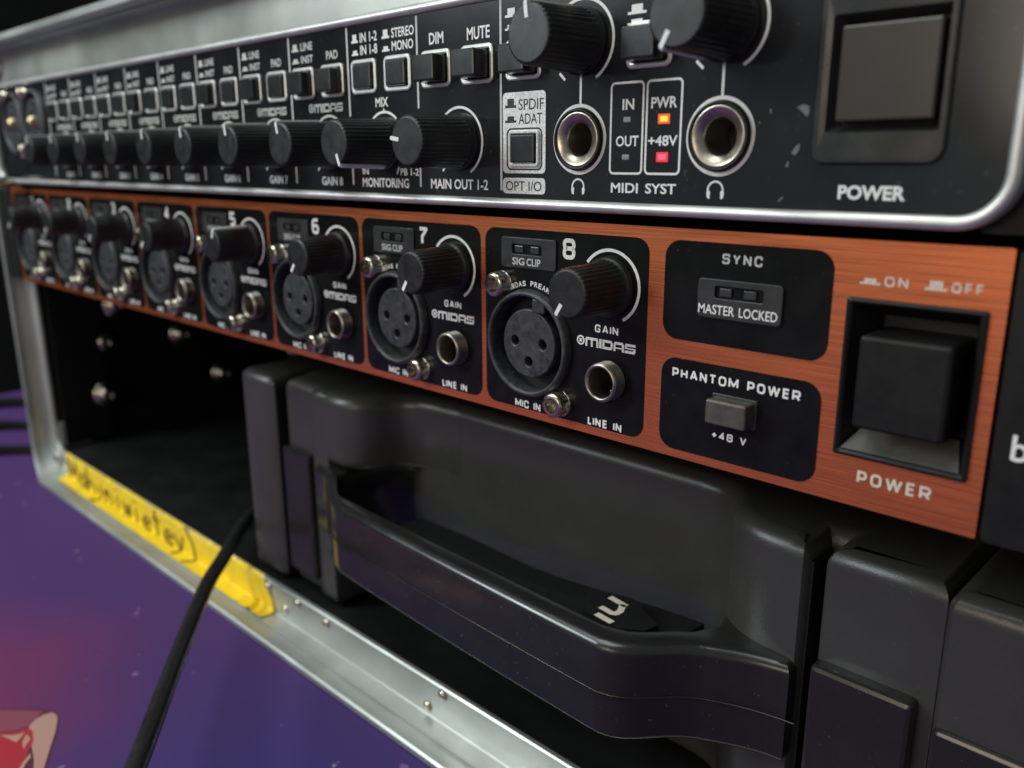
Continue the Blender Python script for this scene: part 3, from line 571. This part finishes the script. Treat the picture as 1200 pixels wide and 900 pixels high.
for pts in ([(934, 126), (941, 122), (948, 124), (949, 130), (946, 137), (941, 132)], [(927, 180), (932, 172), (937, 168), (937, 175), (932, 182)], [(902, 127), (904.5, 128), (904, 134), (902.5, 133)], [(920, 195), (923, 189), (925, 190), (923, 196)], [(911, 236), (917, 230), (917.5, 232), (912, 237)], [(889, 142), (891, 143), (890, 146)], [(1010, 9), (1012, 12), (1009, 13)], [(436, 60), (437.5, 60), (437, 62)]):
    q_ = MB(); q_.add([(a, YU-.02, b) for a, b in (unpy(u, v, YU) for u, v in pts)], [tuple(range(len(pts)))]); obj('paint_chip', q_, 'chip', up)
# headphone sockets
hr = MB(); hr.ribbon(circ(0, 0, 6.2, 48), .32, -.04, True); hrm = mesh_of('printed_ring', hr)
hj = MB(); hj.lathe([(3.0, 9), (3.0, .5), (3.3, -.2), (4.7, -.75), (5.0, -.85), (5.15, -.6)], 40); hjm = mesh_of('headphone_socket', hj)
hc = MB(); hc.lathe([(5.1, -.5), (5.2, -1.0), (5.7, -.9), (5.85, -.05)], 40); hcm = mesh_of('socket_collar', hc)
hd = MB(); hd.disc(3.0, 8, 20); hdm = mesh_of('jack_bore', hd)
for a, b in jx:
    q = place('headphone_socket', hjm, 'nickel', up, (a, YU, b)); place('printed_ring', hrm, 'white', q, (a, YU, b)); place('socket_collar', hcm, 'ear', q, (a, YU, b)); place('jack_bore', hdm, 'hole', q, (a, YU, b))
# knobs
ku = knob_mesh(5.35, 14.8, 34, 6.0); kpu = pointer_mesh(5.25, 14.8)
ua = [95, 96, 95, 98, 94, 97, 99, 104]
for i in range(8): put_knob(up, ku, kpu, chl[i]+16.7, 38.0, YU, ua[i])
put_knob(up, ku, kpu, -29.0, 38.0, YU, 292, 'monitor_knob'); put_knob(up, ku, kpu, -2.9, 38.0, YU, 172, 'main_knob')
put_knob(up, ku, kpu, 31.2, 55.5, YU, 97, 'headphone_knob'); put_knob(up, ku, kpu, 61.6, 55.5, YU, 241, 'headphone_knob')
# combination sockets at the far left
cb = MB(); cb.lathe([(11.4, 3), (11.4, -.4), (11.9, -1.2), (12.9, -1.3), (13.2, -.8), (13.3, 0)], 40); cbm = mesh_of('combo_socket', cb)
ci = curve_mb([circ(0, 0, 9.6, 36), circ(0, 0, 3.2, 20)]+[circ(6.5*math.cos(a), 6.5*math.sin(a), 1.1, 10) for a in (PI/2, PI*1.17, -PI*.17)], 3, -.6, .4); cim = mesh_of('socket_insert', ci)
for a, b in cmb:
    q = place('combo_socket', cbm, 'xlr', up, (a, YU, b)); place('socket_insert', cim, 'xlr', q, (a, YU, b))
    for dx, dz in ((-9.5, 11.5), (9.5, -11.5)): place('socket_bolt', btm, 'steel', q, (a+dx, YU, b+dz))
    w_ = MB(); w_.disc(11.4, 3, 24); place('socket_well', mesh_of('socket_well', w_), 'hole', q, (a, YU, b))
ts = MB(); ts.lathe([(1.6, 1), (1.6, -3), (3.0, -3.2), (3.1, -8.6), (2.6, -9.4), (.001, -9.5)], 24); place('thumb_screw', mesh_of('thumb_screw', ts), 'steel', up, (-303, YU, 24.6))
for a, b in cmb:
    lv = MB(); lv.lathe([(2.7, 0), (2.5, -1.6), (1.6, -2.4), (.001, -2.6)], 20); place('lock_lever', mesh_of('lock_lever', lv), 'brass', up, (a, YU-.5, b))
# power switch
xa, xb, za, zb = xpow
b_ = MB(); rings = [[(x, y, z) for x, z in rr(xa+i_, xb-i_, za+i_, zb-i_, max(2.5-i_, .4), 5)] for i_, y in ((.15, YU+1.5), (.15, YU-.25), (.5, YU-.5), (1.2, YU-.5))]
rings += [[(x, y, z) for x, z in rr(xa+a, xb-b2, za+c, zb-d_, .5, 5)] for a, b2, c, d_, y in ((2.2, .9, 4.7, 5.2, YU-.4), (3.3, 1.5, 5.7, 6.3, YU+1.6), (3.3, 1.5, 5.7, 6.3, YU+4))]
b_.loft(rings); obj('switch_bezel', b_, 'button', up)
b_ = MB(); b_.box(xa+1, xb-1, YU+2.6, YU+4.5, za+1, zb-1); obj('switch_well', b_, 'hole', up)
b_ = MB(); b_.box(81.3, 95.5, YU-.9, YU+2.4, 39.6, 53.1, .35); obj('power_button', b_, 'rocker', up)

# ---------------------------------------------------------------- moulded hard case in the lower bay
hc_ = thing('hard_plastic_case', 'dark grey moulded plastic case with carrying handle stored under the rack units', 'plastic case', (-5, 120, -112.5))
def bez(p0, p1, p2, p3, n=8): return [tuple((1-t)**3*p0[i]+3*t*(1-t)**2*p1[i]+3*t*t*(1-t)*p2[i]+t**3*p3[i] for i in (0, 1)) for t in [k/n for k in range(n+1)]]
out = [(-113.4, 200), (-113.4, 21), (-110.9, 21), (-110.7, 13.2), (-94.6, 13), (-94.3, 12), (-93, 11), (-90, 11)]
out += [(-84.5, 11), (-83.5, 14), (-83, 60), (-68, 60), (-67, 36), (-63.5, 29.2), (-57, 28)]
out += bez((40, 29), (50, 29), (53, 26), (56, 19), 8)+bez((56, 19), (60, 13), (66, 12), (75.5, 11.5), 8)[1:]
out += [(76.4, 12.6), (76.6, 22), (79.2, 22), (79.4, 13.6), (80.2, 12.9), (101.4, 12.9), (101.6, 200)]
bulge = [(-88, 11.06), (-85, 11.0)]+bez((-84, 10.9), (-76, 9.9), (-70, 12), (-66, 19), 8)+bez((-66, 19), (-63, 26), (-58, 27.95), (-46, 27.97), 8)[1:]+[(-40, 28.1), (-40, 70), (-88, 70)]
obj('grip_shoulder', curve_mb([bulge], 24.7, -61.5, 4.0, 'XY', 5), 'hardcase', hc_)
for pts_ in ([(-136, 200), (-136, 14)]+bez((-136, 14), (-136, 10), (-134, 9.5), (-131, 9.5), 4)[1:]+[(-117, 9.5), (-114.8, 11), (-114.4, 20), (-114.4, 200)], [(101.8, 200), (101.8, 12), (103, 10), (128, 9.5), (131, 11), (131, 200)]):
    obj('end_block', curve_mb([pts_], 76, -112.8, 3.6, 'XY', 5), 'hardcase', hc_)
body = curve_mb([out], 76, -112.8, 4.0, 'XY', 5)
o = obj('body', body, 'hardcase', hc_)
g_ = MB(); g_.box(-114.35, -113.7, 10.6, 21.2, -110, -41); obj('gasket', g_, 'hole', hc_)  # black strips stand in for deep shade on the groove walls
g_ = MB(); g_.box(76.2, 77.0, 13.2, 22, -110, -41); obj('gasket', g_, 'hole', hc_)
def ribm(nm, x0, x1, y0, y1, z0, z1, m='handle', b=1.0):
    q = MB(); q.box(x0, x1, y0, y1, z0, z1, b); return obj(nm, q, m, hc_)
ribm('latch', -110.8, -94.6, 9.8, 16.8, -106, -60.5); ribm('latch', 79.4, 98.8, 9.6, 16.8, -106, -60.5)
ribm('corner_guard', 102.6, 131.6, 8.6, 16, -112, -62.5, 'handle', .8)
# handle slab with a slot
outer = [(-92, 16)]+[(-91, 10)]+bez((-86, 9), (-76, 8), (-68, -3), (-58, -5), 8)+bez((-57, -5.2), (-20, -8), (20, -9.5), (42, -10), 8)+bez((43, -10), (51, -9), (53, -1), (60, 3), 7)+bez((61, 3.4), (66, 6), (70, 8), (76, 8.8), 6)+[(76.2, 16), (76.2, 40), (-92, 40)]
slot = [(-66, 34), (-74, 26), (-76.5, 15)]+bez((-76.5, 12), (-76, 4), (-68, 1.5), (-58, .8), 8)+bez((-57, .8), (-20, -.8), (20, -2), (38, -2.6), 8)+bez((39, -2.6), (47, -2), (48, 4), (54, 8), 7)+[(57, 14), (54, 24), (48, 34), (-58, 35)]
o = obj('handle', curve_mb([outer, slot], 23, -85.2, 2.4, 'XY', 5), 'handle', hc_)
q = MB(); path = bez((-86, 8.8), (-76, 7.8), (-68, -3.2), (-58, -5.2), 8)+bez((-57, -5.4), (-20, -8.2), (20, -9.7), (42, -10.2), 8)+bez((43, -10.2), (51, -9.2), (53, -1.2), (60, 2.8), 7)+bez((61, 3.2), (66, 5.8), (72, 7.8), (78, 8.4), 6)
q.tube([(x, y, -74) for x, y in path], .14, 6); obj('parting_line', q, 'handle', hc_)
q = MB(); q.box(-82.6, -82.3, 7.9, 9.6, -84, -64); obj('seam', q, 'brass', hc_)
q = MB(); q.box(-85, 74, 27, 190, -112.5, -86); 
# woven strap lying in the slot with printed letters
st = MB(); n = 24; rings = []
for k in range(n+1):
    t = k/n; x = -55+t*104; y = 16.5-3.0*t+1.0*math.sin(t*9); z = -75.5+6.0*t*t
    rings.append([(x, y-8, z-1.2), (x, y-8, z-.2), (x, y, z+.8), (x, y+8, z+.2), (x, y+8, z-1.2)])
st.loft(rings, cap=True); strap = thing('webbing_strap', 'black strap with cream printed letters lying behind the grey carrying handle', 'strap', (0, 15, -68)); obj('band', st, 'strap', strap)
tz = -68.0
q = MB(); q.add([(*unp(u, v, tz), tz) for u, v in ((690, 690), (742, 703), (771, 735), (755, 741), (722, 738), (683, 716))], [(0, 1, 2, 3, 4, 5)]); q.v = [(a, b, c-1.0) for a, b, c in q.v]+[(a, b, c+.4) for a, b, c in q.v]; q.f += [tuple(range(11, 5, -1))]+[(i, (i+1) % 6, 6+(i+1) % 6, 6+i) for i in range(6)]; q.sm = [False]*len(q.f)
obj('tag_patch', q, 'strap', strap)
def upath(pts, z): return [Vector((*unp(u, v, z), z)) for u, v in pts]
q = MB()
def hrib(mb_, pts, w):
    for i_, (a, b) in enumerate(zip(pts[:-1], pts[1:])):
        a = a+Vector((0, 0, .01*i_)); b = b+Vector((0, 0, .01*i_))
        d = (b-a).normalized(); nn = Vector((-d.y, d.x, 0))*w; e = d*w*.3
        mb_.add([a-e+nn, b+e+nn, b+e-nn, a-e-nn], [(0, 1, 2, 3)])
zt = tz+.55
hrib(q, upath([(715.5, 700), (733, 710)], zt), .82); hrib(q, upath([(730, 709), (727, 716), (722, 719), (717, 718.5), (704.5, 711.5)], zt), .80); hrib(q, upath([(699.5, 719.5), (716.5, 729)], zt), .85)
obj('lettering', q, 'cream', strap)

# ---------------------------------------------------------------- yellow tape with handwriting
tape = thing('tape_label', 'yellow cloth tape strip with brown handwriting stuck along the lower aluminium edge', 'tape label', (-225, 0, -113))
prof_t = [(6.6, -112.9), (5.6, -113.8), (5.5, -124.1), (4.7, -124.9), (-.4, -125.1)]
plen = [0]; 
for a, b in zip(prof_t[:-1], prof_t[1:]): plen.append(plen[-1]+math.hypot(b[0]-a[0], b[1]-a[1]))
PL = plen[-1]
def tape_pt(x, t, h=0):
    s_ = t*PL
    for i in range(len(plen)-1):
        if s_ <= plen[i+1]+1e-6:
            f = (s_-plen[i])/(plen[i+1]-plen[i]); y = prof_t[i][0]+(prof_t[i+1][0]-prof_t[i][0])*f; z = prof_t[i][1]+(prof_t[i+1][1]-prof_t[i][1])*f; break
    ny, nz = [(-.6, .8), (-1, 0), (-.7, .7), (0, 1)][i]
    w_ = .25+.55*abs(noise.noise(Vector((x*.16, t*2.2, 3))))+.16*noise.noise(Vector((x*.6, t*6, 9)))+.12*math.sin(x*1.1+t*5)*max(0, noise.noise(Vector((x*.05, 1, 1)))*2)
    if x > -150: w_ += 1.5*math.exp(-((x-(-134+t*9))/1.6)**2)+.8*math.exp(-((x-(-127+t*7))/1.2)**2)
    return (x, y+ny*(w_+h), z+nz*(w_+h))
q = MB(); na, nt_ = 420, 26
def xr(t): return -123.5+5*math.sin(t*2.6)+3*t
q.add([tape_pt(-319+(xr(j/nt_)+319)*i/na - 1.2*math.sin(j*.7)*(i == 0), j/nt_) for i in range(na+1) for j in range(nt_+1)], [(i*(nt_+1)+j, (i+1)*(nt_+1)+j, (i+1)*(nt_+1)+j+1, i*(nt_+1)+j+1) for i in range(na) for j in range(nt_)], True)
obj('strip', q, 'tape', tape)
q = MB()
hw_ = {'M': [[(0,0),(.05,1),(.5,.3),(.95,1),(1,0)]], 'e': [[(0,.3),(.9,.35),(.6,.6),(.1,.45),(.1,.1),(.9,.05)]], 'h': [[(0,0),(.1,1.1)],[(.02,.4),(.5,.6),(.9,.45),(.95,0)]], 'r': [[(0,0),(.1,.6)],[(.1,.4),(.9,.6)]],
 'z': [[(0,.6),(.9,.6),(.05,.05),(1,.02)]], 'w': [[(0,.6),(.25,0),(.5,.5),(.75,0),(1,.65)]], 'k': [[(0,0),(.1,1.1)],[(.9,.65),(.1,.3),(.95,0)]], 'a': [[(.9,.55),(.3,.6),(.05,.2),(.4,.0),(.85,.3),(.9,.6),(1,0)]],
 'n': [[(0,0),(.08,.6)],[(.05,.35),(.5,.62),(.85,.4),(.9,0)]], 'i': [[(.4,0),(.45,.6)],[(.45,.85),(.5,.9)]], 'y': [[(0,.6),(.45,.1)],[(.95,.65),(.2,-.4)]], 't': [[(.4,0),(.5,1.05)],[(.1,.68),(.95,.72)]], 'l': [[(.3,0),(.5,1.1)]], 'f': [[(.8,1.1),(.4,.9),(.35,-.1)],[(.1,.5),(.8,.55)]], 'j': [[(.6,.6),(.5,-.3),(.05,-.35)]], ')': [[(.1,1.2),(.8,.7),(.8,.0),(.1,-.4)]]}
x = -314.0
for c in 'Mahjniwixtey)':
    W = 14.5 if c == 'M' else 10.6
    for st_ in hw_.get(c, hw_['e']):
        pts = []
        for a, b in zip(st_[:-1], st_[1:]):
            for k in range(7):
                f = k/7; pts.append((a[0]+(b[0]-a[0])*f, a[1]+(b[1]-a[1])*f))
        pts.append(st_[-1])
        P3 = [tape_pt(x+px*W*.80-pz*3.2+random.uniform(-.25, .25), max(.05, min(.93, .74-pz*.66)), .04) for px, pz in pts]
        q.tube(P3, .56, 6)
    x += W*1.0
obj('handwriting', q, 'ink', tape)

# ---------------------------------------------------------------- cable across the edge
pts = [(-215, 90, -108), (-190, 60, -107), (-165, 32, -104.5), (-146.8, 12.4, -101.2), (-123.9, -8.6, -100.6), (-104.6, -25.1, -99.2), (-71.2, -50.1, -98.2), (-33.2, -76.9, -95.5), (-8.4, -95.2, -92.6), (40, -130, -88), (90, -170, -90), (130, -230, -110), (150, -290, -124)]
def catmull(ps, n=10):
    ps = [Vector(p) for p in ps]; out = []
    for i in range(len(ps)-1):
        p0 = ps[max(i-1, 0)]; p1 = ps[i]; p2 = ps[i+1]; p3 = ps[min(i+2, len(ps)-1)]
        for k in range(n):
            t = k/n; out.append(.5*((2*p1)+(-p0+p2)*t+(2*p0-5*p1+4*p2-p3)*t*t+(-p0+3*p1-3*p2+p3)*t**3))
    out.append(ps[-1]); return out
q = MB(); q.tube(catmull(pts), 2.45, 20); o = obj('black_cable', q, 'rubber'); o['label'] = 'black rubber cable running over the yellow tape and purple cloth'; o['category'] = 'cable'
for o in bpy.data.objects:
    if o.type == 'MESH' and o.name.split('.')[0] in ('body', 'handle', 'faceplate', 'grip_shoulder', 'end_block'): recalc(o)
